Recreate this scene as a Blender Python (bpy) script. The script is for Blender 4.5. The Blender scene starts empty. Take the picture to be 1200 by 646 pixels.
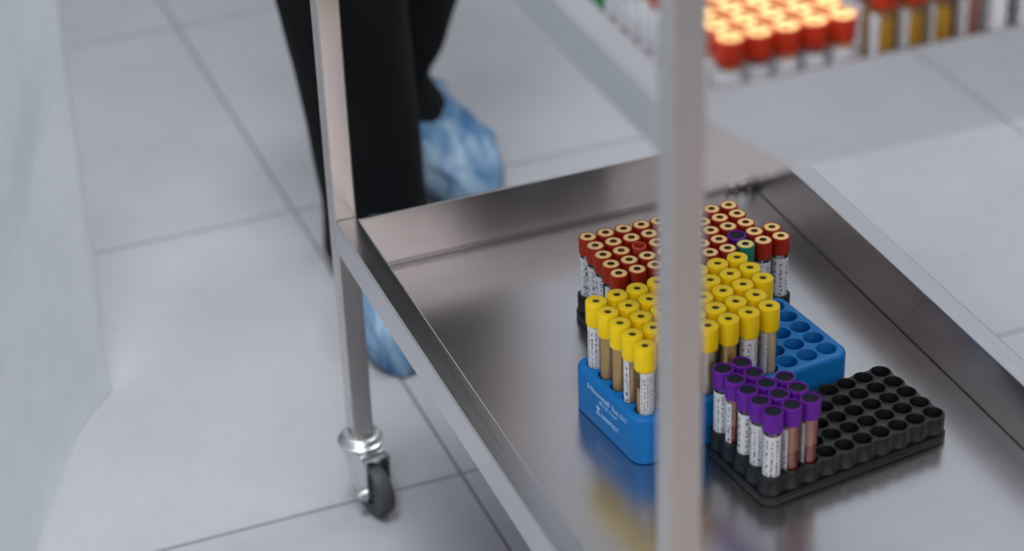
import bpy, bmesh, math, random
from mathutils import Vector, Matrix
random.seed(7)
PI = math.pi
scene = bpy.context.scene
COL = scene.collection

# ------------------------------------------------------------------ materials
def new_mat(name):
    m = bpy.data.materials.new(name); m.use_nodes = True
    nt = m.node_tree
    return m, nt, nt.nodes['Principled BSDF']

def plain(name, col, rough=.5, metal=0., spec=.5, noise=0., nscale=40., bump=0., bscale=300., coat=0., sheen=0.):
    m, nt, b = new_mat(name)
    b.inputs['Base Color'].default_value = (*col, 1)
    b.inputs['Roughness'].default_value = rough
    b.inputs['Metallic'].default_value = metal
    b.inputs['Specular IOR Level'].default_value = spec
    b.inputs['Coat Weight'].default_value = coat
    b.inputs['Sheen Weight'].default_value = sheen
    tc = nt.nodes.new('ShaderNodeTexCoord')
    if noise:
        n = nt.nodes.new('ShaderNodeTexNoise'); n.inputs['Scale'].default_value = nscale; n.inputs['Detail'].default_value = 4
        nt.links.new(tc.outputs['Object'], n.inputs['Vector'])
        mx = nt.nodes.new('ShaderNodeMix'); mx.data_type = 'RGBA'
        mx.inputs[6].default_value = (*[c * (1 - noise) for c in col], 1)
        mx.inputs[7].default_value = (*[min(1, c * (1 + noise)) for c in col], 1)
        nt.links.new(n.outputs['Fac'], mx.inputs[0]); nt.links.new(mx.outputs[2], b.inputs['Base Color'])
    if bump:
        n = nt.nodes.new('ShaderNodeTexNoise'); n.inputs['Scale'].default_value = bscale; n.inputs['Detail'].default_value = 3
        nt.links.new(tc.outputs['Object'], n.inputs['Vector'])
        bp = nt.nodes.new('ShaderNodeBump'); bp.inputs['Strength'].default_value = bump; bp.inputs['Distance'].default_value = .001
        nt.links.new(n.outputs['Fac'], bp.inputs['Height']); nt.links.new(bp.outputs['Normal'], b.inputs['Normal'])
    return m

def steel(name, col, rough, streak=(3, 3, 400), var=.06):
    m, nt, b = new_mat(name)
    b.inputs['Metallic'].default_value = 1
    tc = nt.nodes.new('ShaderNodeTexCoord')
    mp = nt.nodes.new('ShaderNodeMapping'); mp.inputs['Scale'].default_value = streak
    nt.links.new(tc.outputs['Object'], mp.inputs['Vector'])
    n = nt.nodes.new('ShaderNodeTexNoise'); n.inputs['Scale'].default_value = 1; n.inputs['Detail'].default_value = 5
    nt.links.new(mp.outputs[0], n.inputs['Vector'])
    mr = nt.nodes.new('ShaderNodeMapRange'); mr.inputs['To Min'].default_value = rough - var; mr.inputs['To Max'].default_value = rough + var
    nt.links.new(n.outputs['Fac'], mr.inputs['Value']); nt.links.new(mr.outputs[0], b.inputs['Roughness'])
    mx = nt.nodes.new('ShaderNodeMix'); mx.data_type = 'RGBA'
    mx.inputs[6].default_value = (*[c * .94 for c in col], 1); mx.inputs[7].default_value = (*[min(1, c * 1.06) for c in col], 1)
    nt.links.new(n.outputs['Fac'], mx.inputs[0]); nt.links.new(mx.outputs[2], b.inputs['Base Color'])
    return m

def glass_mat(name, tint, op):
    m, nt, b = new_mat(name)
    out = nt.nodes['Material Output']
    tr = nt.nodes.new('ShaderNodeBsdfTransparent'); tr.inputs[0].default_value = (*tint, 1)
    gl = nt.nodes.new('ShaderNodeBsdfGlossy'); gl.inputs['Roughness'].default_value = .12; gl.inputs[0].default_value = (.9, .92, .95, 1)
    fr = nt.nodes.new('ShaderNodeFresnel'); fr.inputs[0].default_value = 1.5
    mth = nt.nodes.new('ShaderNodeMath'); mth.operation = 'ADD'; mth.inputs[1].default_value = op
    nt.links.new(fr.outputs[0], mth.inputs[0])
    mx = nt.nodes.new('ShaderNodeMixShader')
    nt.links.new(mth.outputs[0], mx.inputs[0]); nt.links.new(tr.outputs[0], mx.inputs[1]); nt.links.new(gl.outputs[0], mx.inputs[2])
    nt.links.new(mx.outputs[0], out.inputs['Surface'])
    return m

def label_mat(name, kind):
    """white paper with dark print: u runs around the tube, v along it"""
    m, nt, b = new_mat(name)
    b.inputs['Roughness'].default_value = .55
    N = nt.nodes.new; L = nt.links.new
    uv = N('ShaderNodeUVMap'); uv.uv_map = 'UVMap'
    sp = N('ShaderNodeSeparateXYZ'); L(uv.outputs[0], sp.inputs[0])
    oi = N('ShaderNodeObjectInfo')
    def math_(op, a, b_=None):
        n = N('ShaderNodeMath'); n.operation = op
        for i, x in enumerate((a, b_)):
            if x is None: continue
            if isinstance(x, (int, float)): n.inputs[i].default_value = x
            else: L(x, n.inputs[i])
        return n.outputs[0]
    rows = {'text': 5., 'code': 3., 'dense': 7.}[kind]
    ur = math_('MULTIPLY', sp.outputs[0], rows)
    fu = math_('FRACT', ur); iu = math_('FLOOR', ur)
    line = math_('MULTIPLY', math_('GREATER_THAN', fu, .28), math_('LESS_THAN', fu, .80))
    cv = N('ShaderNodeCombineXYZ')
    L(math_('MULTIPLY', sp.outputs[1], {'text': 26., 'code': 34., 'dense': 40.}[kind]), cv.inputs[0])
    L(math_('ADD', math_('MULTIPLY', iu, 7.3), math_('MULTIPLY', oi.outputs['Random'], 90.)), cv.inputs[1])
    L(math_('MULTIPLY', math_('FLOOR', math_('MULTIPLY', fu, 6.)), .45), cv.inputs[2])
    n1 = N('ShaderNodeTexNoise'); n1.inputs['Scale'].default_value = 1.; n1.inputs['Detail'].default_value = 1.; L(cv.outputs[0], n1.inputs['Vector'])
    ink = math_('MULTIPLY', line, math_('GREATER_THAN', n1.outputs['Fac'], {'text': .53, 'code': .53, 'dense': .51}[kind]))
    edge = math_('MULTIPLY', math_('MULTIPLY', math_('GREATER_THAN', sp.outputs[1], .06), math_('LESS_THAN', sp.outputs[1], .93)),
                 math_('MULTIPLY', math_('GREATER_THAN', sp.outputs[0], .07), math_('LESS_THAN', sp.outputs[0], .95)))
    ink = math_('MULTIPLY', ink, edge)
    mx = N('ShaderNodeMix'); mx.data_type = 'RGBA'
    mx.inputs[6].default_value = (.72, .74, .78, 1); mx.inputs[7].default_value = (.12, .125, .15, 1)
    L(ink, mx.inputs[0]); L(mx.outputs[2], b.inputs['Base Color'])
    return m

M = {}
M['steel_post'] = steel('brushed_steel_post', (.60, .565, .55), .22, (400, 400, 6))
M['steel_rail'] = steel('brushed_steel_rail', (.62, .62, .635), .22, (300, 4, 300))
M['steel_bright'] = steel('polished_steel_sheet', (.80, .81, .83), .03, (5, 60, 60), .01)
M['steel_pan'] = steel('brushed_steel_sheet', (.60, .59, .60), .25, (14, 60, 60), .012)
M['seam'] = plain('seam_gap_shade', (.10, .085, .08), .5, .6)  # dark colour stands for the shade inside the seam gaps
M['weld'] = plain('pale_weld_metal', (.80, .79, .77), .33, 1.)
M['zinc'] = plain('zinc_plated', (.66, .68, .69), .28, 1.)
M['rubber'] = plain('grey_black_rubber', (.045, .05, .055), .6, noise=.3)
M['rubber_hub'] = plain('dark_grey_plastic_hub', (.10, .105, .11), .45)
M['red'] = plain('red_plastic_cap', (.37, .020, .004), .42, spec=.3, noise=.06)
M['orange_red'] = plain('orange_red_plastic', (.55, .06, .022), .42)
M['cream'] = plain('cream_rubber', (.92, .64, .24), .5, noise=.05)
M['hole'] = plain('dark_rubber_hole', (.035, .026, .012), .7)
M['yellow'] = plain('yellow_plastic_cap', (1., .69, .005), .40, spec=.3, noise=.04)
M['purple'] = plain('purple_plastic_cap', (.13, .010, .33), .42, spec=.3, noise=.06)
M['navy'] = plain('dark_slate_rubber', (.016, .020, .027), .7, spec=.15)
M['green'] = plain('teal_green_cap', (.005, .22, .12), .42)
M['bright_green'] = plain('green_plastic', (.004, .23, .075), .45)
M['blue'] = plain('blue_plastic_rack', (.0015, .165, .50), .45, spec=.3, noise=.05, bump=.15, bscale=900)
M['black'] = plain('black_plastic_rack', (.008, .0095, .011), .40, bump=.25, bscale=900)
M['print'] = plain('pale_print', (.42, .60, .80), .5)
M['glass'] = glass_mat('clear_tube_wall', (.93, .94, .95), .03)
M['serum'] = plain('amber_serum', (.95, .64, .27), .25, noise=.10, nscale=120)
M['pale_serum'] = plain('pale_serum', (.92, .80, .62), .25, noise=.10, nscale=120)
M['gold_serum'] = plain('golden_serum', (.95, .55, .03), .25, noise=.10, nscale=120)
M['clot'] = plain('dark_red_blood', (.05, .008, .007), .25)
M['blood'] = plain('brick_red_blood', (.38, .05, .025), .25, noise=.3, nscale=60)
M['smear'] = plain('pinkish_blood_film', (.62, .26, .18), .3, noise=.2, nscale=90)
M['label_text'] = label_mat('printed_label', 'text')
M['label_code'] = label_mat('printed_code_label', 'code')
M['label_dense'] = label_mat('printed_dense_label', 'dense')

# ------------------------------------------------------------------ mesh helpers
def link_mesh(name, bm, mats, parent=None, smooth=False, loc=None, rot=None):
    me = bpy.data.meshes.new(name); bm.normal_update(); bm.to_mesh(me); bm.free()
    if not isinstance(mats, (list, tuple)): mats = [mats]
    for m in mats: me.materials.append(m)
    if smooth:
        me.polygons.foreach_set('use_smooth', [True] * len(me.polygons))
        try: me.set_sharp_from_angle(angle=math.radians(40))
        except Exception: pass
    o = bpy.data.objects.new(name, me); COL.objects.link(o)
    if parent: o.parent = parent
    if loc: o.location = loc
    if rot: o.rotation_euler = rot
    return o

def tag(o, label=None, cat=None, group=None, kind=None):
    if label: o['label'] = label
    if cat: o['category'] = cat
    if group: o['group'] = group
    if kind: o['kind'] = kind
    return o

def empty(name, loc=(0, 0, 0), rz=0., **k):
    o = bpy.data.objects.new(name, None); COL.objects.link(o); o.empty_display_size = .02
    o.location = loc; o.rotation_euler = (0, 0, rz)
    return tag(o, **k)

def box(bm, x0, x1, y0, y1, z0, z1, bev=0., seg=2):
    r = bmesh.ops.create_cube(bm, size=1.)
    vs = r['verts']
    for v in vs:
        v.co = Vector((x0 + (v.co.x + .5) * (x1 - x0), y0 + (v.co.y + .5) * (y1 - y0), z0 + (v.co.z + .5) * (z1 - z0)))
    if bev:
        es = list({e for v in vs for e in v.link_edges})
        bmesh.ops.bevel(bm, geom=es, offset=bev, segments=seg, affect='EDGES', profile=.5)

def lathe(bm, prof, n=24, mat=0, cx=0., cy=0., mats=None, cap0=False, cap1=False):
    rings = []
    for r, z in prof:
        if r < 1e-6: rings.append([bm.verts.new((cx, cy, z))])
        else: rings.append([bm.verts.new((cx + r * math.cos(2 * PI * k / n), cy + r * math.sin(2 * PI * k / n), z)) for k in range(n)])
    for i in range(len(rings) - 1):
        a, b = rings[i], rings[i + 1]
        for k in range(n):
            k2 = (k + 1) % n
            try:
                if len(a) == 1 and len(b) == 1: continue
                if len(a) == 1: f = bm.faces.new((a[0], b[k2], b[k]))
                elif len(b) == 1: f = bm.faces.new((a[k], a[k2], b[0]))
                else: f = bm.faces.new((a[k], a[k2], b[k2], b[k]))
                f.material_index = mats[i] if mats else mat
            except ValueError: pass
    if cap0 and len(rings[0]) > 1: bm.faces.new(list(reversed(rings[0]))).material_index = mat
    if cap1 and len(rings[-1]) > 1: bm.faces.new(rings[-1]).material_index = mat

def cyl(bm, p0, p1, r, n=20, r2=None):
    p0, p1 = Vector(p0), Vector(p1); d = (p1 - p0)
    q = d.to_track_quat('Z', 'Y').to_matrix()
    r2 = r if r2 is None else r2
    a = [bm.verts.new(p0 + q @ Vector((r * math.cos(2 * PI * k / n), r * math.sin(2 * PI * k / n), 0))) for k in range(n)]
    b = [bm.verts.new(p1 + q @ Vector((r2 * math.cos(2 * PI * k / n), r2 * math.sin(2 * PI * k / n), 0))) for k in range(n)]
    for k in range(n): bm.faces.new((a[k], a[(k + 1) % n], b[(k + 1) % n], b[k]))
    bm.faces.new(list(reversed(a))); bm.faces.new(b)

def rounded_rect(x0, x1, y0, y1, r, n=8):
    pts = []
    for cx, cy, a0 in ((x1 - r, y1 - r, 0), (x0 + r, y1 - r, 90), (x0 + r, y0 + r, 180), (x1 - r, y0 + r, 270)):
        for k in range(n + 1):
            a = math.radians(a0 + 90 * k / n); pts.append((cx + r * math.cos(a), cy + r * math.sin(a)))
    return pts

def scalloped(nx, ny, p, R):
    """outline that follows the rims of the outer holes: holes at (i*p, -j*p)"""
    cells = []
    for i in range(nx): cells.append((i * p, 0, 90))
    for j in range(ny): cells.append(((nx - 1) * p, -j * p, 0))
    for i in reversed(range(nx)): cells.append((i * p, -(ny - 1) * p, 270))
    for j in reversed(range(ny)): cells.append((0, -j * p, 180))
    pts = []
    half = 37.
    merged = []
    for c in cells:
        if merged and abs(merged[-1][0] - c[0]) < 1e-9 and abs(merged[-1][1] - c[1]) < 1e-9:
            merged[-1] = (c[0], c[1], merged[-1][2], c[2])
        else: merged.append((c[0], c[1], c[2], c[2]))
    f, l = merged[0], merged[-1]
    if abs(f[0] - l[0]) < 1e-9 and abs(f[1] - l[1]) < 1e-9:
        merged = [(f[0], f[1], l[2], f[2])] + merged[1:-1]
    for cx, cy, a0, a1 in merged:
        while a1 > a0: a1 -= 360
        s, e = a0 + half, a1 - half
        n = max(4, int((s - e) / 14))
        for k in range(n + 1):
            a = math.radians(s + (e - s) * k / n); pts.append((cx + R * math.cos(a), cy + R * math.sin(a)))
    pts.reverse()      # counter-clockwise
    return pts

def offset_poly(pts, d):
    n = len(pts); out = []
    for i in range(n):
        a = Vector(pts[i - 1]); b = Vector(pts[i]); c = Vector(pts[(i + 1) % n])
        t = (c - a)
        if t.length < 1e-9: t = Vector((1, 0))
        t.normalize(); nrm = Vector((t.y, -t.x))
        out.append((b.x + nrm.x * d, b.y + nrm.y * d))
    return out

def rack_mesh(outline, holes, hr, prof, ztop, zfloor, hn=20, rim=0.):
    """plate with real blind holes. prof: [(outward offset, z)] from the base up to the top edge"""
    bm = bmesh.new()
    rings = []
    for d, z in prof:
        pp = offset_poly(outline, d) if d else outline
        rings.append([bm.verts.new((x, y, z)) for x, y in pp])
    n = len(outline)
    for a, b in zip(rings, rings[1:]):
        for k in range(n): bm.faces.new((a[k], a[(k + 1) % n], b[(k + 1) % n], b[k]))
    bm.faces.new(list(reversed(rings[0])))
    edges = [bm.edges.get((rings[-1][k], rings[-1][(k + 1) % n])) for k in range(n)]
    for hx, hy in holes:
        top = []
        lv = [(hr + .0006, ztop), (hr, ztop - .0007), (hr * .97, zfloor)]
        if rim: lv = [(hr + rim + .0004, ztop), (hr + rim, ztop + .0008), (hr + .0004, ztop + .0008), (hr, ztop), (hr * .97, zfloor)]
        prev = None
        for r, z in lv:
            ring = [bm.verts.new((hx + r * math.cos(2 * PI * k / hn), hy + r * math.sin(2 * PI * k / hn), z)) for k in range(hn)]
            if prev:
                for k in range(hn): bm.faces.new((prev[k], prev[(k + 1) % hn], ring[(k + 1) % hn], ring[k]))
            else: edges += [None]; first = ring
            prev = ring
        edges.pop()
        for k in range(hn):
            e = bm.edges.get((first[k], first[(k + 1) % hn])); edges.append(e)
        bm.faces.new(prev)
    bmesh.ops.triangle_fill(bm, edges=edges, use_beauty=True, use_dissolve=False, normal=(0, 0, 1))
    bmesh.ops.recalc_face_normals(bm, faces=bm.faces)
    return bm

# ------------------------------------------------------------------ setting
RX0, RX1, RY0, RY1, RH = -2.3, 3.6, -3.4, 3.4, 2.7
def floor_material():
    m, nt, b = new_mat('grey_porcelain_tiles')
    N = nt.nodes.new; L = nt.links.new
    g = N('ShaderNodeNewGeometry'); sp = N('ShaderNodeSeparateXYZ'); L(g.outputs['Position'], sp.inputs[0])
    def math_(op, a, b_=None):
        n = N('ShaderNodeMath'); n.operation = op
        for i, x in enumerate((a, b_)):
            if x is None: continue
            if isinstance(x, (int, float)): n.inputs[i].default_value = x
            else: L(x, n.inputs[i])
        return n.outputs[0]
    def line(c, off, per, w):
        f = math_('FRACT', math_('DIVIDE', math_('ADD', c, -off + 40 * per), per))
        d = math_('MULTIPLY', math_('MINIMUM', f, math_('SUBTRACT', 1., f)), per)
        return math_('LESS_THAN', d, w / 2), math_('FLOOR', math_('DIVIDE', math_('ADD', c, -off + 40 * per), per))
    lx, ix = line(sp.outputs[0], .1065, .861, .0032)
    ly, iy = line(sp.outputs[1], .0200, .5615, .0032)
    gr = math_('MAXIMUM', lx, ly)
    wn = N('ShaderNodeTexWhiteNoise'); wn.noise_dimensions = '2D'
    cb = N('ShaderNodeCombineXYZ'); L(ix, cb.inputs[0]); L(iy, cb.inputs[1]); L(cb.outputs[0], wn.inputs['Vector'])
    n = N('ShaderNodeTexNoise'); n.inputs['Scale'].default_value = 7.; n.inputs['Detail'].default_value = 6.; L(g.outputs['Position'], n.inputs['Vector'])
    n2 = N('ShaderNodeTexNoise'); n2.inputs['Scale'].default_value = 45.; n2.inputs['Detail'].default_value = 4.; L(g.outputs['Position'], n2.inputs['Vector'])
    v = math_('ADD', math_('ADD', math_('MULTIPLY', math_('SUBTRACT', n.outputs['Fac'], .5), .22), math_('MULTIPLY', math_('SUBTRACT', n2.outputs['Fac'], .5), .10)),
              math_('ADD', math_('MULTIPLY', wn.outputs['Value'], .05), .975))
    hs = N('ShaderNodeHueSaturation'); hs.inputs['Color'].default_value = (.315, .323, .347, 1); L(v, hs.inputs['Value'])
    mx = N('ShaderNodeMix'); mx.data_type = 'RGBA'; L(gr, mx.inputs[0]); L(hs.outputs[0], mx.inputs[6]); mx.inputs[7].default_value = (.125, .125, .135, 1)
    L(mx.outputs[2], b.inputs['Base Color'])
    b.inputs['Roughness'].default_value = .42; b.inputs['Specular IOR Level'].default_value = .4
    bp = N('ShaderNodeBump'); bp.invert = True; bp.inputs['Strength'].default_value = .5; bp.inputs['Distance'].default_value = .001
    L(gr, bp.inputs['Height']); L(bp.outputs['Normal'], b.inputs['Normal'])
    return m
M['floor'] = floor_material()
M['wall'] = plain('pale_grey_wall_paint', (.48, .49, .51), .7, noise=.02, nscale=3)
M['wall_warm'] = plain('warm_beige_wall', (.22, .165, .14), .6, noise=.05, nscale=2)
M['reflect_dark'] = plain('dark_reflection_block', (.075, .055, .05), .6, noise=.08, nscale=3)  # for the added block that steel mirrors as dark
M['ceiling'] = plain('white_ceiling', (.72, .72, .72), .8, noise=.01, nscale=4)
def struct(name, bounds, mat):
    bm = bmesh.new(); box(bm, *bounds); return tag(link_mesh(name, bm, mat), kind='structure')
T = .1
struct('floor', (RX0 - T, RX1 + T, RY0 - T, RY1 + T, -T, 0), M['floor'])
struct('ceiling', (RX0 - T, RX1 + T, RY0 - T, RY1 + T, RH, RH + T), M['ceiling'])
struct('wall_back', (RX0 - T, RX1 + T, RY1, RY1 + T, 0, RH), M['wall'])
struct('wall_front', (RX0 - T, RX1 + T, RY0 - T, RY0, 0, RH), M['wall_warm'])
struct('wall_left', (RX0 - T, RX0, RY0, RY1, 0, RH), M['wall'])
struct('unseen_dark_block', (RX0 + .002, -.45, 1.7, RY1 - .002, .001, RH - .001), M['reflect_dark'])  # unseen block added so the shelf's right inner side reflects dark
struct('wall_right', (RX1, RX1 + T, RY0, RY1, 0, RH), M['wall'])

M['mat'] = plain('beige_brown_mat', (.27, .245, .24), .6, noise=.08, nscale=60, bump=.3, bscale=500)
bm = bmesh.new()
mp = [(-1.0, -.86), (.47, -.86), (.672, -1.765), (.628, -1.94), (.50, -2.45), (-1.0, -2.45)]
a = [bm.verts.new((x, y, .0003)) for x, y in mp]; b = [bm.verts.new((x, y, .006)) for x, y in mp]
bm.faces.new(a); bm.faces.new(b)
for k in range(len(mp)): bm.faces.new((a[k], a[(k + 1) % len(mp)], b[(k + 1) % len(mp)], b[k]))
bmesh.ops.recalc_face_normals(bm, faces=bm.faces)
tag(link_mesh('floor_mat', bm, M['mat']), 'beige-brown floor mat in front of the trolley, mirrored in the upper rim', 'mat')
# ------------------------------------------------------------------ trolley
ZT, ZF, ZB = .3093, .2568, .2777          # lower shelf: rim top, pan floor, rail underside
UT, UF, UB = .7285, .6765, .6985          # upper shelf
XR, YF = .398, -.66                       # right inner edge, front inner edge
trolley = empty('steel_trolley', (.209, -.32, 0), label='brushed stainless steel two-shelf trolley on castors carrying all the tube racks', cat='trolley')
TO = Vector((.209, -.32, 0))
def tpart(name, bm, mat, parent=trolley, smooth=True):
    bmesh.ops.translate(bm, verts=bm.verts, vec=-TO)
    return link_mesh(name, bm, mat, parent, smooth)
posts = [(0, .0066), (XR, .0066), (0, YF - .0200), (XR, YF - .0200)]
ZP = .0785
for px, py in posts:
    bm = bmesh.new(); box(bm, px, px + .02, py, py + .02, ZP, .93, .0016, 2)
    tpart('post', bm, M['steel_post'], smooth=False)
def shelf(name, zt, zf, zb, pm, yf, zn):
    e = None
    bm = bmesh.new()
    box(bm, .0195, XR + .0005, yf - .0005, .001, zf - .0015, zf)                    # pan floor
    box(bm, .0202, XR - .0002, 0, .0032, zf - .0025, zt, .0011, 3)                  # far upstand
    box(bm, .0202, XR - .0002, yf - .0010, yf, zf - .0025, zn)            # near upstand
    box(bm, .0190, .0202, YF, 0, zf - .002, zb + .004)                              # left inner skirt
    box(bm, XR - .0002, XR + .001, YF, 0, zf - .002, zb + .004)                     # right inner skirt
    s = tpart(name, bm, pm, smooth=False)
    for z in (zf + .0006, zf + .0034):                                              # folded seam along the far upstand, its gap shade painted as dark strips
        bm = bmesh.new(); box(bm, .0205, XR - .0005, -.0004, .0004, z, z + .0008); tpart('seam', bm, M['seam'], s, False)
    bm = bmesh.new(); box(bm, XR - .0007, XR + .0004, yf + .004, -.0006, zf - .0002, zf + .0009); tpart('seam', bm, M['seam'], s, False)  # gap shade painted as a dark strip along the right edge
    for x0 in (0, XR):
        bm = bmesh.new(); box(bm, x0, x0 + .02, YF + .0004, .0063, zb, zt, .0014, 3)
        tpart('side_rail', bm, M['steel_rail'], s, smooth=False)
    return s
low = shelf('lower_shelf', ZT, ZF, ZB, M['steel_pan'], YF - .002, ZT)
upp = shelf('upper_shelf', UT, UF, UB, M['steel_bright'], -.669, .7325)
# two domed rivets in the far corner of the lower shelf
for cx, cz, r in ((.3770, .2655, .0062), (.3890, .2665, .0080)):
    bm = bmesh.new()
    prof = [(r * math.cos(a), r * .7 * math.sin(a)) for a in [k * PI / 12 for k in range(7)]]
    lathe(bm, prof, 16, cap0=True)
    bmesh.ops.rotate(bm, verts=bm.verts, matrix=Matrix.Rotation(PI / 2, 3, 'X'))
    bmesh.ops.translate(bm, verts=bm.verts, vec=(cx, -.0008, cz))
    tpart('rivet', bm, M['weld'], low)
# castors
def castor(px, py, ang):
    ax, ay = px + .01, py + .01
    bm = bmesh.new()
    lathe(bm, [(.0, .0655), (.013, .0655), (.0195, .067), (.0215, .0695), (.0215, .0715), (.0195, .0725), (.0195, .0745), (.0172, .0765), (.0172, .0775), (.0150, .0785), (.0, .0785)], 32, cx=ax, cy=ay)
    c = tpart('castor', bm, M['zinc'])
    R = Matrix.Rotation(ang, 4, 'Z'); Tm = Matrix.Translation((ax, ay, 0)) @ R
    # local frame: wheel trails towards -y, axle along x
    wy, wz, wr, ww = -.021, .0255, .0255, .0085
    bm = bmesh.new()
    box(bm, -.0135, .0135, -.022, .013, .0605, .0665, .002, 2)
    for s in (-1, 1):
        x0, x1 = sorted((s * .0112, s * .0132))
        pts = [(-.030, .0625), (.012, .0625), (.011, .052), (-.010, .022), (-.017, .0185), (-.026, .0195), (-.030, .027)]
        a = [bm.verts.new((x0, y, z)) for y, z in pts]; b = [bm.verts.new((x1, y, z)) for y, z in pts]
        n = len(pts)
        for k in range(n): bm.faces.new((a[k], a[(k + 1) % n], b[(k + 1) % n], b[k]))
        bm.faces.new(list(reversed(a))); bm.faces.new(b)
    bmesh.ops.recalc_face_normals(bm, faces=bm.faces)
    bmesh.ops.transform(bm, matrix=Tm, verts=bm.verts); tpart('fork', bm, M['zinc'], c)
    bm = bmesh.new()
    lathe(bm, [(.012, -ww), (.021, -ww), (.0243, -ww * .82), (.0255, -ww * .4), (.0255, ww * .4), (.0243, ww * .82), (.021, ww), (.012, ww), (.012, -ww)], 36)
    bmesh.ops.transform(bm, matrix=Tm @ Matrix.Translation((0, wy, wz)) @ Matrix.Rotation(PI / 2, 4, 'Y'), verts=bm.verts)
    tpart('wheel', bm, M['rubber'], c)
    bm = bmesh.new()
    lathe(bm, [(0, -ww * .9), (.005, -ww * .95), (.006, -ww * .6), (.0119, -ww * .6), (.0119, ww * .6), (.006, ww * .6), (.005, ww * .95), (0, ww * .9)], 24)
    bmesh.ops.transform(bm, matrix=Tm @ Matrix.Translation((0, wy, wz)) @ Matrix.Rotation(PI / 2, 4, 'Y'), verts=bm.verts)
    tpart('hub', bm, M['rubber_hub'], c)
    for s in (-1, 1):
        bm = bmesh.new()
        lathe(bm, [(0, .0128), (.0050, .0128), (.0050, .0165), (.0042, .0172), (.0030, .0172), (.0030, .0186), (.0024, .0190), (0, .0190)], 12)
        bmesh.ops.transform(bm, matrix=Tm @ Matrix.Translation((0, wy, wz)) @ Matrix.Rotation(s * PI / 2, 4, 'Y'), verts=bm.verts)
        tpart('axle_nut', bm, M['zinc'], c)
for i, (px, py) in enumerate(posts): castor(px, py, (math.radians(12), .9, -.4, 2.0)[i])

# ------------------------------------------------------------------ racks
class Grid:
    def __init__(s, x, y, ang, p): s.x, s.y, s.a, s.p = x, y, ang, p
    def at(s, i, j):
        u = (math.cos(s.a), math.sin(s.a)); v = (math.sin(s.a), -math.cos(s.a))
        return (s.x + s.p * (i * u[0] + j * v[0]), s.y + s.p * (i * u[1] + j * v[1]))
def black_rack(grid, nx, ny, zbase, h, label, hr=.0072, mat='black'):
    p = grid.p
    holes = [(i * p, -j * p) for i in range(nx) for j in range(ny)]
    out = scalloped(nx, ny, p, .0094)
    prof = [(-.0006, 0), (-.0006, .0086), (0, .0088), (0, h - .0006), (-.0005, h)]
    bm = rack_mesh(out, holes, hr, prof, h, .003, rim=.0009)
    o = link_mesh('tube_rack', bm, M[mat], None, True, (grid.x, grid.y, zbase + .0002), (0, 0, grid.a))
    mg = .0103
    bm = bmesh.new(); lo = rounded_rect(-mg, (nx - 1) * p + mg, -(ny - 1) * p - mg, mg, .0095)
    rings = [[bm.verts.new((x, y, z)) for x, y in (offset_poly(lo, d) if d else lo)] for d, z in ((-.003, .0002), (-.0004, 0), (0, .0005), (0, .0068), (-.0004, .0074), (-.003, .0076))]
    n = len(lo)
    for a, b in zip(rings, rings[1:] + rings[:1]):
        for k in range(n): bm.faces.new((a[k], a[(k + 1) % n], b[(k + 1) % n], b[k]))
    bmesh.ops.recalc_face_normals(bm, faces=bm.faces)
    link_mesh('base_skirt', bm, M[mat], o, True)
    return tag(o, label, 'test tube rack')
def block_rack(grid, nx, ny, zbase, h, label, mat, margin=.0145, hr=.0079, rad=.0125):
    p = grid.p
    holes = [(i * p, -j * p) for i in range(nx) for j in range(ny)]
    out = rounded_rect(-margin, (nx - 1) * p + margin, -(ny - 1) * p - margin, margin, rad)
    prof = [(-.001, 0), (0, .001), (0, h - .0035), (-.0006, h - .0017), (-.0018, h - .0005), (-.0035, h)]
    bm = rack_mesh(out, holes, hr, prof, h, .003)
    o = link_mesh('tube_rack', bm, M[mat], None, True, (grid.x, grid.y, zbase + .0002), (0, 0, grid.a))
    return tag(o, label, 'test tube rack')
G_red = Grid(.1715, -.1490, -.0038, .01605)
G_yel = Grid(.1253, -.2749, .1127, .0183)
G_pur = Grid(.1866, -.3713, .1253, .0164)
RH_B, RH_Y = .0232, .0412
R_red = black_rack(G_red, 10, 5, ZF, RH_B, 'black plastic rack under the red-capped tubes at the back of the lower shelf')
R_pur = black_rack(G_pur, 10, 5, ZF, RH_B, 'black plastic rack, mostly empty holes, holding the purple-capped tubes')
R_yel = block_rack(G_yel, 10, 5, ZF, RH_Y, 'blue plastic block rack with white lettering holding the yellow-capped tubes', 'blue')
# lettering on the short side of the blue block
def text_part(name, s, size, s0, z0, parent, mat, width=None, margin=.0145):
    cu = bpy.data.curves.new(name, 'FONT'); cu.body = s; cu.size = size; cu.extrude = .00012
    t = bpy.data.objects.new(name, cu); COL.objects.link(t)
    bpy.context.view_layer.update()
    me = bpy.data.meshes.new_from_object(t.evaluated_get(bpy.context.evaluated_depsgraph_get()))
    bpy.data.objects.remove(t); bpy.data.curves.remove(cu)
    w = max(v.co.x for v in me.vertices) - min(v.co.x for v in me.vertices)
    k = width / w if width else 1.
    # x of the text runs along -y of the rack, y runs up, facing -x
    for v in me.vertices:
        x, y, z = v.co; v.co = Vector((-margin - .0001 - z, -(s0 + x * k), z0 + y))
    me.materials.clear(); me.materials.append(mat)
    o = bpy.data.objects.new(name, me); COL.objects.link(o); o.parent = parent
    return o
S0 = -0.0145 + .0145
text_part('lettering', 'S-Monovette\u00ae  Rack D17', .0062, .0105 - .0, .0300, R_yel, M['print'], .0600)
text_part('lettering', '50 x \u00d8 16 mm', .0040, .0285, .0248, R_yel, M['print'], .0265)
text_part('lettering', 'SARSTEDT', .0052, .0315, .0138, R_yel, M['print'], .0265)
bm = bmesh.new()   # emblem: two stacked chevrons in a block
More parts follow.
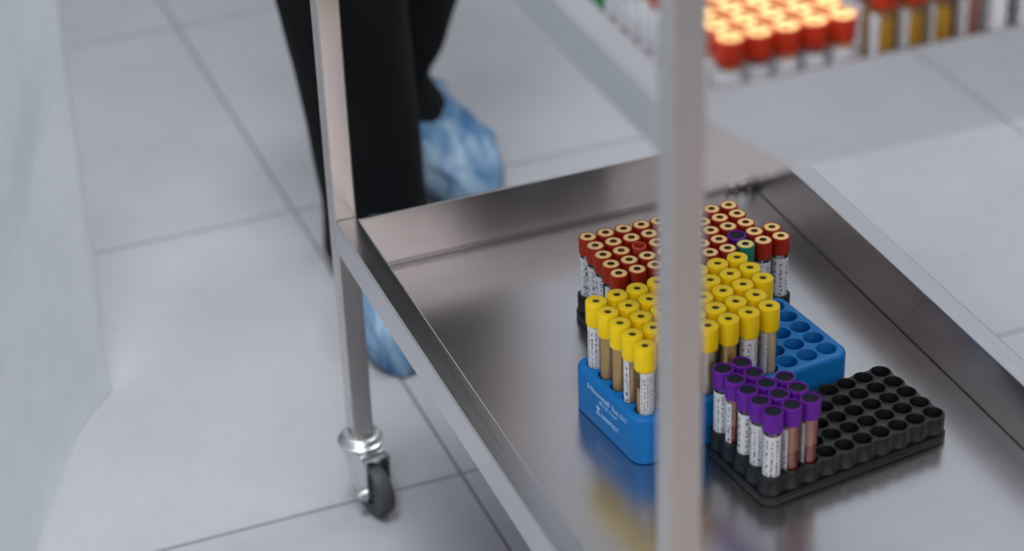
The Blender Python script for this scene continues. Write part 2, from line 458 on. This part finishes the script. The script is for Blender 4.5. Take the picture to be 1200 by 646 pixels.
for pts in ([(.0, .0075), (.0055, .0075), (.0055, .0062), (.0022, .0062), (.0042, .0040), (.0022, .0018), (.0055, .0018), (.0055, .0005), (.0, .0005), (.0, .0015), (.0024, .0040), (.0, .0065)],):
    a = [bm.verts.new((-.0145 - .00025, -(.0240 + x), .0132 + y)) for x, y in pts]
    b = [bm.verts.new((-.0145 + .0002, -(.0240 + x), .0132 + y)) for x, y in pts]
    n = len(pts); bm.faces.new(a); bm.faces.new(list(reversed(b)))
    for k in range(n): bm.faces.new((a[k], b[k], b[(k + 1) % n], a[(k + 1) % n]))
bmesh.ops.recalc_face_normals(bm, faces=bm.faces)
link_mesh('emblem', bm, M['print'], R_yel)

# ------------------------------------------------------------------ tubes
def m_glass(r, L, n=24):
    bm = bmesh.new()
    prof = [(0, 0)] + [(r * math.sin(a), r - r * math.cos(a)) for a in [k * PI / 12 for k in range(1, 7)]] + [(r, L)]
    lathe(bm, prof, n); return bm
def m_fill(r, z1, z0=.0008, n=20):
    bm = bmesh.new()
    prof = [(0, z0)] + [(r * math.sin(a), z0 + r - r * math.cos(a)) for a in [k * PI / 10 for k in range(1, 6)]] + [(r, z1), (r * .9, z1 - .0005), (0, z1 - .0007)]
    lathe(bm, prof, n); return bm
def m_disc(r, z0, z1, n=20):
    bm = bmesh.new(); lathe(bm, [(0, z0), (r, z0), (r, z1), (0, z1)], n); return bm
def m_label(r, z0, z1, span, n=22, wavy=0.):
    """paper wrapped round the tube, centred on local -y"""
    bm = bmesh.new(); uvl = bm.loops.layers.uv.new('UVMap')
    cols = []
    for k in range(n + 1):
        t = k / n; a = -PI / 2 + (t - .5) * span
        zt = z1 - wavy * abs(math.sin(t * 9)) * .5
        cols.append([bm.verts.new((rr * math.cos(a), rr * math.sin(a), z)) for rr, z in ((r, z0), (r, zt), (r + .00012, z0), (r + .00012, zt))])
    for k in range(n):
        a, b = cols[k], cols[k + 1]
        for q in ((a[2], b[2], b[3], a[3]), (b[0], a[0], a[1], b[1]), (a[3], b[3], b[1], a[1]), (a[0], b[0], b[2], a[2])):
            f = bm.faces.new(q)
            for lo in f.loops:
                kk = k if lo.vert in a else k + 1
                top = lo.vert in (a[1], a[3], b[1], b[3])
                lo[uvl].uv = (kk / n, 1. if top else 0.)
    for c in (cols[0], cols[-1]): bm.faces.new((c[0], c[1], c[3], c[2]))
    bmesh.ops.recalc_face_normals(bm, faces=bm.faces)
    return bm
def m_cap(R, z0, z1, ri, rec, n=28, ribs=0):
    """open-topped shell: skirt from z0 to z1 with a lip of inner radius ri"""
    bm = bmesh.new()
    lathe(bm, [(R * .80, z0), (R * .95, z0), (R * .985, z0 + .0008), (R * .985, z0 + .0022), (R, z0 + .0030), (R, z1 - .0012), (R * .975, z1 - .0003), (R * .93, z1), (ri, z1), (ri - .0001, z1 - rec), (0, z1 - rec)], n)
    return bm
def m_stopper(R, z, rh, depth, dome=.0003, n=28):
    bm = bmesh.new()
    lathe(bm, [(R, z - .001), (R, z), (R * .8, z + dome), (rh + .0004, z + dome), (rh, z + dome - .0004), (rh * .9, z + dome - depth), (0, z + dome - depth)], n, mats=[0, 0, 0, 1, 1, 1])
    return bm
MESH = {}
def shared(key, maker, mats, smooth=True):
    if key not in MESH:
        bm = maker(); o = link_mesh(key, bm, mats, None, smooth); MESH[key] = o.data; bpy.data.objects.remove(o)
    return MESH[key]
def part(name, me, parent):
    o = bpy.data.objects.new(name, me); COL.objects.link(o); o.parent = parent; return o
CAM = Vector((-.43200741, -1.60718037, 1.24826299))
GLASS_R, GLASS_L = .0065, 1.
def tube(kind, x, y, zb, total, label, group, turn=0., fill='clot', lab='text', span=200, lev=.6):
    """kind: cap family; turn: degrees from the camera direction at which the label's middle sits (+ = to the right in view)"""
    to = math.atan2(CAM.y - y, CAM.x - x) + PI / 2 + math.radians(turn)
    root = empty('blood_tube', (x, y, zb), to, label=label, cat='test tube', group=group)
    big = kind == 'yellow'
    r = .0068 if big else .0065
    capH = {'yellow': .0205, 'purple': .0158, 'open': .0140}.get(kind, .0152)
    if group.startswith('tall'): capH = .0185
    wide = group.startswith('red-capped tubes on the upper')
    R = {'yellow': .0083, 'purple': .0080, 'open': .0062}.get(kind, .00775)
    if wide: R = .0082
    zc0 = total - capH
    zc = round(total * 1e4)
    part('tube_wall', shared(f'tube_wall_{kind}_{zc}', lambda: m_glass(r, zc0 + .003), M['glass']), root)
    sh = lambda k: f'{k}_{kind}_{zc}_{capH}_{R}'
    if kind in ('red', 'green'):
        c = part('cap', shared(sh('cap'), lambda: m_cap(R, zc0, total, .0066, .0016), M['red' if kind == 'red' else 'green']), root)
        part('stopper', shared(sh('stopper'), lambda: m_stopper(.0065, total - .0002, .0026, .003), [M['cream'], M['hole']]), root)
    elif kind == 'open':
        part('cap', shared(sh('cap'), lambda: m_cap(R, zc0, total, .0049, .006), M['orange_red']), root)
    elif kind == 'yellow':
        c = part('cap', shared(sh('cap'), lambda: m_cap(R, zc0, total, .0030, .0030), M['yellow']), root)
        part('stopper', shared(sh('stopper'), lambda: m_disc(.0029, total - .0029, total - .0010), M['hole']), root)
    else:
        c = part('cap', shared(sh('cap'), lambda: m_cap(R, zc0, total, .0066, .0022), M['purple']), root)
        part('stopper', shared(sh('stopper'), lambda: m_disc(.0065, total - .0021, total - .0011), M['navy']), root)
    top = zc0 - .001
    if fill == 'serum': f = [('serum', top, .0008)]
    elif fill == 'pale': f = [('pale_serum', top, .0008)]
    elif fill == 'gold': f = [('gold_serum', top * .93, .0008)]
    elif fill == 'low_serum': f = [('serum', top * .80, .0008)]
    elif fill == 'blood': f = [('smear', top, .0008)]
    elif fill == 'low_blood': f = [('blood', top * .84, .0008)]
    else: f = [('clot', top * lev, .0008)]
    for m, z1, z0 in f:
        part({'serum': 'serum', 'pale_serum': 'serum', 'gold_serum': 'serum'}.get(m, 'blood'),
             shared(f'fill_{m}_{round(z1 * 1e4)}_{kind}', lambda: m_fill(r - .0006, z1, z0), M[m]), root)
    if fill == 'blood':
        part('settled_cells', shared(f'cells_{kind}_{zc}', lambda: m_fill(r - .00045, top * .62, .0007), M['blood']), root)
    if lab:
        z1 = zc0 - {'yellow': .001, 'purple': .0035}.get(kind, .0035)
        z0 = {'yellow': .034, 'purple': .012}.get(kind, .014)
        part('label', shared(f'label_{kind}_{zc}_{lab}_{span}', lambda: m_label(r + .00008, z0, z1, math.radians(span)), M['label_' + lab]), root)
    return root
ORD = ['first', 'second', 'third', 'fourth', 'fifth', 'sixth', 'seventh', 'eighth', 'ninth', 'tenth']
ROWB = ['rear row', 'second row from the rear', 'middle row', 'second row from the front', 'front row']
HB = .0032                                  # hole floor above the shelf
# red-capped tubes, back rack
zcap = .3350
for j in range(5):
    for i in range(10):
        if i == 9 and j < 3: continue
        x, y = G_red.at(i, j)
        kind = 'red'; zt = zcap
        turn = random.choice((-60, -20, 10, 40, 75, 110)); lab = 'text'; sp = 215; fill = 'clot'
        if i == 0: turn = (-25, 20, 30, 60, 70)[j]; lab = ('code', 'text', 'text', 'text', 'dense')[j]
        if (i, j) == (9, 4): turn = 8; sp = 235; lab = 'text'
        if (i, j) == (9, 3): turn = -15
        if (i, j) == (8, 4): turn = 50; lab = 'code'
        if (i, j) == (7, 3): kind = 'purple'
        if (i, j) == (7, 4): kind = 'green'
        if (i, j) == (2, 2): kind = 'open'; zt = zcap + .001
        word = {'red': 'red-capped tube', 'purple': 'purple-rimmed tube', 'green': 'green-capped tube', 'open': 'open red-rimmed tube without stopper'}[kind]
        if kind == 'red': lb = f'{word} in the back rack, {ROWB[j]}, {ORD[i]} hole from the left'
        elif kind == 'purple': lb = 'dark-topped purple-rimmed tube among the red caps, just behind the green-capped one'
        elif kind == 'green': lb = 'green-capped tube with cream stopper at the front of the red-capped tubes'
        else: lb = 'open orange-red rimmed tube without a stopper in the middle of the red caps'
        tube(kind, x, y, ZF + HB, zt - ZF - HB, lb, 'red-capped tubes in the back rack' if kind == 'red' else 'odd tubes among the red caps', turn, fill, lab, sp)
# yellow-capped tubes, blue rack
zcap = .3556
for j in range(5):
    for i in range(8):
        if i == 7 and j > 2: continue
        x, y = G_yel.at(i, j)
        turn = random.choice((-80, -30, 30, 70, 120, 160)); lab = 'dense'; sp = 170; fill = random.choice(('serum', 'serum', 'pale', 'low_serum'))
        s = {(0, 0): (-5, 'dense', 190, 'serum'), (0, 1): (95, 'code', 150, 'serum'), (0, 2): (180, 'dense', 150, 'serum'), (0, 3): (-82, 'code', 120, 'serum'),
             (0, 4): (35, 'dense', 130, 'low_serum'), (3, 4): (170, 'dense', 120, 'pale'), (4, 4): (180, 'dense', 140, 'serum'), (5, 4): (8, 'code', 150, 'serum'),
             (6, 4): (-62, 'dense', 110, 'pale'), (1, 4): (60, 'dense', 140, 'serum'), (2, 4): (180, 'dense', 140, 'serum')}.get((i, j))
        if s: turn, lab, sp, fill = s
        tube('yellow', x, y, ZF + HB, zcap - ZF - HB, f'yellow-capped tube in the blue rack, {ROWB[j]}, {ORD[i]} hole from the left', 'yellow-capped tubes in the blue rack', turn, fill, lab, sp)
# purple-capped tubes, near black rack
zcap = .3352
for j in range(5):
    for i in range(3):
        if i == 2 and j < 2: continue
        x, y = G_pur.at(i, j)
        turn, lab, sp, fill = 30, 'dense', 200, 'low_blood'
        s = {(0, 0): (0, 'dense', 200, 'low_blood'), (0, 1): (-80, 'code', 120, 'blood'), (0, 2): (10, 'code', 230, 'low_blood'), (0, 3): (0, 'dense', 220, 'low_blood'),
             (0, 4): (0, 'dense', 240, 'low_blood'), (1, 4): (-78, 'code', 120, 'blood'), (2, 4): (-82, 'dense', 110, 'blood')}.get((i, j))
        if s: turn, lab, sp, fill = s
        tube('purple', x, y, ZF + HB, zcap - ZF - HB, f'purple-capped tube in the near rack, {ROWB[j]}, {ORD[i]} hole from the left', 'purple-capped tubes in the near rack', turn, fill, lab, sp)
# upper shelf
G_ur = Grid(.0495, -.6455 + 9 * .0168, 0, .0168)
R_ur = black_rack(G_ur, 5, 10, UF, RH_B, 'black rack on the upper shelf full of orange-red caps, beside the near post')
for j in range(10):
    for i in range(5):
        x, y = G_ur.at(i, j)
        row = 9 - j
        turn = random.choice((-40, 0, 40, 90, 150)); fill = random.choice(('clot', 'serum'))
        if i == 0: turn = random.choice((-60, -30, -75)); fill = random.choice(('clot', 'serum', 'gold'))
        if row == 0: turn = (30, 25, 10, 5, -5)[i]
        tube('red', x, y, UF + HB, .749 - UF - HB, f'red-capped tube on the upper shelf, {ORD[row]} row from the near rim, {ORD[i]} from the left', 'red-capped tubes on the upper shelf', turn, fill, 'dense', 200)
G_ut = Grid(.1435, -.6430 + 4 * .0183, 0, .0183)
R_ut = black_rack(G_ut, 10, 5, UF, RH_B, 'black rack on the upper shelf right of the blurred red caps, holding tall golden tubes')
for j in (3, 4):
    for i in range(7):
        x, y = G_ut.at(i, j)
        turn = (-88, -85, -95, -80, -20, 20, -30)[i]; fill = ('gold', 'gold', 'gold', 'blood', 'clot', 'smear' and 'blood', 'clot')[i]
        if i == 2: turn = -95
        nm = 'front row' if j == 4 else 'second row'
        tube('red', x, y, UF + HB, .7655 - UF - HB, f'tall tube on the upper shelf beside the red caps, {nm}, {ORD[i]} from the left', 'tall tubes on the upper shelf', turn, fill, 'code', 140)
G_gr = Grid(.0495, -.395, 0, .0183)
block_rack(G_gr, 5, 5, UF, .0580, 'green plastic block rack on the upper shelf behind the red-capped tubes', 'bright_green')

# ------------------------------------------------------------------ person
exec_person = True
def skin_mesh(name, verts, edges, radii, mat, parent=None, root=0, sub=2):
    me = bpy.data.meshes.new(name); me.from_pydata([Vector(v) for v in verts], edges, [])
    o = bpy.data.objects.new(name, me); COL.objects.link(o)
    md = o.modifiers.new('skin', 'SKIN'); md.use_smooth_shade = True
    o.data.skin_vertices[0].data[root].use_root = True
    for i, r in enumerate(radii):
        o.data.skin_vertices[0].data[i].radius = (r, r) if not isinstance(r, tuple) else r
    ms = o.modifiers.new('sub', 'SUBSURF'); ms.levels = sub; ms.render_levels = sub
    bpy.context.view_layer.update()
    dg = bpy.context.evaluated_depsgraph_get()
    me2 = bpy.data.meshes.new_from_object(o.evaluated_get(dg))
    bpy.data.objects.remove(o); bpy.data.meshes.remove(me)
    me2.name = name; me2.materials.clear(); me2.materials.append(mat)
    me2.polygons.foreach_set('use_smooth', [True] * len(me2.polygons))
    o2 = bpy.data.objects.new(name, me2); COL.objects.link(o2)
    if parent: o2.parent = parent
    return o2
M['skin'] = plain('skin', (.55, .34, .25), .5, noise=.04)
M['trousers'] = plain('black_scrub_cloth', (.0028, .0034, .0042), .9, spec=.2, noise=.3, nscale=400)
M['tunic'] = plain('black_tunic_cloth', (.011, .011, .013), .85, noise=.3, nscale=400)
M['hair'] = plain('dark_brown_hair', (.02, .012, .008), .5)
def cover_material():
    m, nt, b = new_mat('crinkled_blue_film')
    N = nt.nodes.new; L = nt.links.new
    tc = N('ShaderNodeTexCoord'); mp = N('ShaderNodeMapping'); mp.inputs['Scale'].default_value = (26, 12, 9); L(tc.outputs['Object'], mp.inputs['Vector'])
    n = N('ShaderNodeTexNoise'); n.inputs['Scale'].default_value = 1.4; n.inputs['Detail'].default_value = 5; n.inputs['Distortion'].default_value = 1.2; L(mp.outputs[0], n.inputs['Vector'])
    cr = N('ShaderNodeValToRGB'); cr.color_ramp.elements[0].position = .30; cr.color_ramp.elements[0].color = (.014, .11, .27, 1)
    cr.color_ramp.elements[1].position = .70; cr.color_ramp.elements[1].color = (.25, .37, .48, 1)
    L(n.outputs['Fac'], cr.inputs[0]); L(cr.outputs[0], b.inputs['Base Color'])
    b.inputs['Roughness'].default_value = .38
    bp = N('ShaderNodeBump'); bp.inputs['Strength'].default_value = .9; bp.inputs['Distance'].default_value = .006; L(n.outputs['Fac'], bp.inputs['Height']); L(bp.outputs['Normal'], b.inputs['Normal'])
    return m
M['cover'] = cover_material()

PO = Vector((.20, .50, 0))
# joints: pelvis, spine, chest, neck, head ; legs ; arms
V = []; E = []; Rr = []
def jv(p, r, link=None):
    V.append(p); Rr.append(r)
    if link is not None: E.append((link, len(V) - 1))
    return len(V) - 1
pel = jv((.165, .50, .83), (.13, .095))
sp1 = jv((.165, .50, .98), (.118, .085), pel)
sp2 = jv((.165, .495, 1.14), (.135, .095), sp1)
sh = jv((.165, .50, 1.255), (.09, .065), sp2)
nk = jv((.165, .495, 1.325), .043, sh)
hd0 = jv((.165, .485, 1.385), (.058, .068), nk)
hd1 = jv((.165, .480, 1.455), (.068, .082), hd0)
hd2 = jv((.165, .485, 1.515), (.048, .060), hd1)
# front leg (towards the trolley), back leg
hipA = jv((.135, .485, .76), .070, pel); kneA = jv((.128, .395, .42), .048, hipA); shA = jv((.140, .415, .26), .044, kneA); ankA = jv((.153, .440, .085), .032, shA)
heelA = jv((.158, .445, .040), .030, ankA); balA = jv((.125, .300, .032), .029, heelA); toeA = jv((.113, .250, .028), .022, balA)
hipB = jv((.275, .515, .76), .070, pel); kneB = jv((.272, .560, .42), .048, hipB); shB = jv((.266, .640, .26), .043, kneB); ankB = jv((.268, .690, .085), .032, shB)
heelB = jv((.270, .690, .040), .030, ankB); balB = jv((.318, .560, .032), .029, heelB); toeB = jv((.333, .515, .028), .022, balB)
for s in (-1, 1):
    sx = .165 + s * .128
    so = jv((sx, .50, 1.235), .048, sh); el = jv((sx + s * .035, .515, .975), .036, so); wr = jv((sx + s * .03, .455, .765), .024, el)
    pm = jv((sx + s * .028, .437, .715), (.020, .030), wr); 
    for q, (dy, ln) in enumerate(((-.026, .058), (-.010, .066), (.008, .062), (.024, .048))):
        a = jv((sx + s * .028, .432 + dy * .9, .680), .0085, pm); b = jv((sx + s * .024, .428 + dy, .680 - ln * .5), .0078, a); c = jv((sx + s * .016, .428 + dy, .680 - ln), .0065, b)
    t1 = jv((sx + s * .020, .405, .722), .010, pm); t2 = jv((sx + s * .014, .392, .690), .0085, t1)
V2 = [tuple(Vector(v) - PO) for v in V]
body = skin_mesh('person', V2, E, Rr, M['skin'])
body.location = PO
tag(body, 'person in black trousers and blue shoe covers standing behind the trolley', 'person')
def loft(name, rings, mat, parent, n=28, close=True, fold=0., seed=0, thick=0.):
    """rings: [(cx, cy, z, rx, ry)] -> cloth tube"""
    rnd = random.Random(seed); ph = [rnd.random() * 6.28 for _ in range(4)]
    bm = bmesh.new(); R_ = []
    for i, (cx, cy, z, rx, ry) in enumerate(rings):
        ring = []
        for k in range(n):
            a = 2 * PI * k / n
            w = 1 + fold * (.5 * math.sin(3 * a + ph[0] + z * 17) + .35 * math.sin(5 * a + ph[1] - z * 29) + .25 * math.sin(8 * a + ph[2] + z * 53))
            ring.append(bm.verts.new((cx + rx * w * math.cos(a) - PO.x, cy + ry * w * math.sin(a) - PO.y, z)))
        R_.append(ring)
    for a, b in zip(R_, R_[1:]):
        for k in range(n): bm.faces.new((a[k], a[(k + 1) % n], b[(k + 1) % n], b[k]))
    if close: bm.faces.new(R_[-1]); bm.faces.new(list(reversed(R_[0])))
    bmesh.ops.recalc_face_normals(bm, faces=bm.faces)
    o = link_mesh(name, bm, mat, parent, True)
    return o
def interp(keys, m):
    out = []
    for i in range(len(keys) - 1):
        for k in range(m):
            t = k / m
            p0 = keys[max(0, i - 1)]; p1 = keys[i]; p2 = keys[i + 1]; p3 = keys[min(len(keys) - 1, i + 2)]
            out.append(tuple(.5 * ((2 * b) + (-a + c) * t + (2 * a - 5 * b + 4 * c - d) * t * t + (-a + 3 * b - 3 * c + d) * t ** 3) for a, b, c, d in zip(p0, p1, p2, p3)))
    out.append(keys[-1]); return out
trA = interp([(.160, .430, .022, .060, .068), (.157, .423, .10, .057, .064), (.143, .405, .24, .061, .068), (.128, .390, .36, .067, .074), (.122, .390, .46, .070, .078), (.130, .44, .62, .082, .088), (.140, .49, .78, .088, .098)], 6)
trB = interp([(.287, .612, .046, .046, .050), (.272, .632, .080, .046, .054), (.258, .650, .115, .043, .055), (.262, .650, .16, .062, .066), (.266, .630, .24, .071, .074), (.268, .58, .40, .074, .078), (.272, .545, .60, .084, .088), (.270, .51, .78, .088, .098)], 6)
loft('trouser_leg', trA, M['trousers'], body, 36, fold=.035, seed=3)
loft('trouser_leg', trB, M['trousers'], body, 36, fold=.05, seed=5)
loft('tunic', interp([(.185, .50, .66, .150, .122), (.175, .50, .83, .145, .115), (.165, .50, .98, .128, .102), (.165, .498, 1.14, .138, .106), (.165, .50, 1.235, .120, .085), (.165, .498, 1.285, .062, .055)], 4), M['tunic'], body, 36, fold=.015)
for s in (-1, 1):
    sx = .165 + s * .128
    loft('sleeve', interp([(sx + s * .032, .50, .90, .044, .046), (sx + s * .025, .512, 1.0, .048, .052), (sx + s * .010, .505, 1.12, .054, .060), (sx - s * .008, .50, 1.22, .056, .062), (sx - s * .05, .50, 1.275, .03, .04)], 4), M['tunic'], body, 24, fold=.02, seed=9 + s)
bm = bmesh.new(); bmesh.ops.create_uvsphere(bm, u_segments=24, v_segments=14, radius=1)
for v in bm.verts:
    k = v.co
    v.co = Vector((k.x * .079, k.y * .093 + .012, k.z * .075 + 1.505 - (0 if k.y < .2 else .05 * (k.y - .2)))) + Vector((.165 - PO.x, .488 - PO.y, 0))
bmesh.ops.delete(bm, geom=[v for v in bm.verts if v.co.z < 1.47 and v.co.y < .485 - PO.y], context='VERTS')
link_mesh('hair', bm, M['hair'], body, True)
# shoe covers: puffy elastic bags round each shoe
def shoe_cover(heel, toe, w, hh, ht, seed):
    rnd = random.Random(seed); ph = [rnd.random() * 6.28 for _ in range(6)]
    hx, hy = heel; tx, ty = toe
    d = Vector((tx - hx, ty - hy, 0)); L = d.length; d.normalize(); nrm = Vector((d.y, -d.x, 0))
    bm = bmesh.new(); rings = []
    S, n = 26, 40
    for i in range(S + 1):
        t = i / S
        e = math.sqrt(max(0., 1 - abs(2 * t - 1) ** 4.5))
        hw = w * e * (.86 + .20 * math.sin(t * PI * .9 + .2)) + .001
        h = (hh * (1 - t) + ht * t + .022 * math.exp(-((t - .30) / .18) ** 2)) * (max(0., 1 - abs(2 * t - 1) ** 3.4)) ** .5 + .002
        c = Vector((hx, hy, 0)) + d * (t * L)
        ring = []
        for k in range(n):
            a = 2 * PI * k / n
            ca, sa = math.cos(a), math.sin(a)
            x = hw * math.copysign(abs(ca) ** .75, ca)
            z = h * .5 + h * .5 * math.copysign(abs(sa) ** .8, sa)
            wob = (.0022 * math.sin(7 * a + ph[0] + 9 * t) + .0018 * math.sin(11 * a + ph[1] - 21 * t) + .0016 * math.sin(31 * t + ph[2] + 3 * a)) * (1 if z > .012 else 0) * e
            p = c + nrm * (x + wob * ca) + Vector((0, 0, max(.0008, z + wob * sa)))
            ring.append(bm.verts.new(p - PO))
        rings.append(ring)
    for a, b in zip(rings, rings[1:]):
        for k in range(n): bm.faces.new((a[k], a[(k + 1) % n], b[(k + 1) % n], b[k]))
    bm.faces.new(rings[-1]); bm.faces.new(list(reversed(rings[0])))
    bmesh.ops.recalc_face_normals(bm, faces=bm.faces)
    return link_mesh('shoe_cover', bm, M['cover'], body, True)
shoe_cover((.172, .468), (.110, .196), .0440, .080, .074, 2)
shoe_cover((.255, .720), (.312, .490), .052, .085, .075, 4)

# ------------------------------------------------------------------ plastic curtain
def curtain_material(name, t0, t1):
    m, nt, b = new_mat(name)
    N = nt.nodes.new; L = nt.links.new
    out = nt.nodes['Material Output']
    df = N('ShaderNodeBsdfDiffuse'); df.inputs[0].default_value = (.86, .89, .91, 1)
    tl = N('ShaderNodeBsdfTranslucent'); tl.inputs[0].default_value = (.86, .89, .91, 1)
    tr = N('ShaderNodeBsdfTransparent'); tr.inputs[0].default_value = (.95, .97, .98, 1)
    m1 = N('ShaderNodeMixShader'); m1.inputs[0].default_value = .45; L(df.outputs[0], m1.inputs[1]); L(tl.outputs[0], m1.inputs[2])
    g = N('ShaderNodeTexCoord'); n = N('ShaderNodeTexNoise'); n.inputs['Scale'].default_value = 5; n.inputs['Detail'].default_value = 3; L(g.outputs['Object'], n.inputs['Vector'])
    mr = N('ShaderNodeMapRange'); mr.inputs['From Min'].default_value = .3; mr.inputs['From Max'].default_value = .7; mr.inputs['To Min'].default_value = t0; mr.inputs['To Max'].default_value = t1
    L(n.outputs['Fac'], mr.inputs['Value'])
    m2 = N('ShaderNodeMixShader'); L(mr.outputs[0], m2.inputs[0]); L(m1.outputs[0], m2.inputs[1]); L(tr.outputs[0], m2.inputs[2])
    L(m2.outputs[0], out.inputs['Surface'])
    return m
M['film'] = curtain_material('milky_plastic_film', .48, .62)
M['film_dense'] = curtain_material('dense_milky_plastic_film', .18, .30)
def film_sheet(name, pts, z0f, z1, amp, off, right_f=None, parent=None, ns=70, nz=40, ph=0., mat='film'):
    """vertical sheet along the plan polyline; z0f(s) hem height; right_f(z) cuts the sheet's right edge (as plan length)"""
    P2 = [Vector(p) for p in pts]; acc = [0.]
    for a, b in zip(P2, P2[1:]): acc.append(acc[-1] + (b - a).length)
    Ltot = acc[-1]
    def plan(s):
        for k in range(len(P2) - 1):
            if s <= acc[k + 1] or k == len(P2) - 2:
                d = (P2[k + 1] - P2[k]); t = (s - acc[k]) / (acc[k + 1] - acc[k])
                nn = Vector((d.y, -d.x)).normalized(); return P2[k] + d * t, nn
    bm = bmesh.new(); grid = []
    for i in range(nz + 1):
        tz = i / nz; row = []
        for k in range(ns + 1):
            t = k / ns
            z = tz * z1
            s0 = right_f(z) if right_f else 0.
            s = s0 + (Ltot - s0) * t
            z = z0f(s) + (z1 - z0f(s)) * tz
            c, nn = plan(s)
            w = amp * (math.sin(s * 15 + ph + .5 * z) * .8 + math.sin(s * 34 + ph * 2 - .9 * z) * .25) + off
            lean = .030 * (z / .5)
            d0 = (P2[0] - P2[1]).normalized()
            c = c + nn * w + d0 * min(lean, .05)
            row.append(bm.verts.new((c.x, c.y, z)))
        grid.append(row)
    for i in range(nz):
        for k in range(ns): bm.faces.new((grid[i][k], grid[i][k + 1], grid[i + 1][k + 1], grid[i + 1][k]))
    o = link_mesh(name, bm, M[mat], parent, True)
    sd = o.modifiers.new('thickness', 'SOLIDIFY'); sd.thickness = .0006
    return o
plan_pts = [(-.172, .292), (-.295, .07), (-.46, -.22), (-.72, -.55)]
cur = film_sheet('plastic_curtain', plan_pts, lambda s: .004 + .004 * math.sin(s * 22), RH - .002, .012, 0.)
tag(cur, 'milky white translucent plastic curtain hanging to the floor at the far left', 'curtain')
film_sheet('overlap_flap', plan_pts, lambda s: max(.16, .342 - .27 * s + .006 * math.sin(s * 30)), RH - .004, .006, .014, parent=cur, ph=1.3, mat='film_dense')

# ------------------------------------------------------------------ light
def area(name, loc, sx, sy, power, col=(1, 1, 1), rot=(0, 0, 0)):
    l = bpy.data.lights.new(name, 'AREA'); l.shape = 'RECTANGLE'; l.size = sx; l.size_y = sy; l.energy = power; l.color = col
    o = bpy.data.objects.new(name, l); COL.objects.link(o); o.location = loc; o.rotation_euler = rot
    return o
for x, y, e in ((-1.0, -2.2, 18), (.8, -2.2, 13), (-.35, -.45, 86), (-.8, .9, 14), (1.5, .3, 24)):
    area('ceiling_light', (x, y, RH - .01), 1.0, 1.0, e, (.97, .98, 1))
area('window_daylight', (RX0 + .02, -1.0, 1.5), 3.0, 1.5, 23, (.90, .95, 1.), (0, -PI / 2, 0))
area('front_warm_fill', (.1, RY0 + .02, 2.0), 2.9, 1.2, 20, (1., .93, .89), (PI / 2, 0, 0))  # added panel: warm fill for labels, bright reflection in the far upstand
area('back_reflection_fill', (1.45, RY1 - .02, 2.0), 4.2, 1.35, 6.6, (.84, .90, 1.), (-PI / 2, 0, 0))  # added panel behind the trolley, brightens what the lower pan reflects
area('ceiling_reflection_fill', (1.45, 2.35, RH - .01), 4.2, 2.0, 9.5, (.84, .90, 1.))  # added overhead panel, gives the pan a soft bright reflection
w = bpy.data.worlds.new('room_world'); scene.world = w; w.use_nodes = True
w.node_tree.nodes['Background'].inputs[0].default_value = (.5, .53, .58, 1); w.node_tree.nodes['Background'].inputs[1].default_value = .15

# ------------------------------------------------------------------ camera
cam = bpy.data.cameras.new('camera'); co = bpy.data.objects.new('camera', cam); COL.objects.link(co)
r_ = Vector((0.931017792749237, -0.3634493270555038, -0.03332350892748582))
u_ = Vector((0.21407925467131056, 0.46986989938232643, 0.8563832964121956))
f_ = Vector((0.2955942189957627, 0.8044419583272269, -0.5152641976490713))
mw = Matrix((( r_.x, u_.x, -f_.x, CAM.x), (r_.y, u_.y, -f_.y, CAM.y), (r_.z, u_.z, -f_.z, CAM.z), (0, 0, 0, 1)))
co.matrix_world = mw
cam.sensor_width = 36; cam.sensor_fit = 'HORIZONTAL'; cam.lens = 2593.557 / 1200 * 36
cam.clip_start = .02
cam.dof.use_dof = True; cam.dof.focus_distance = 1.74; cam.dof.aperture_fstop = 3.6
# aperture diameter is lens(mm)/fstop, about 21 mm
scene.camera = co
vs = scene.view_settings
scene.display_settings.display_device = 'sRGB'
vs.view_transform = 'Standard'; vs.look = 'None'; vs.gamma = 1; vs.exposure = 0.; vs.use_curve_mapping = False
scene.cycles.use_denoising = True
scene.cycles.max_bounces = 10; scene.cycles.transparent_max_bounces = 24
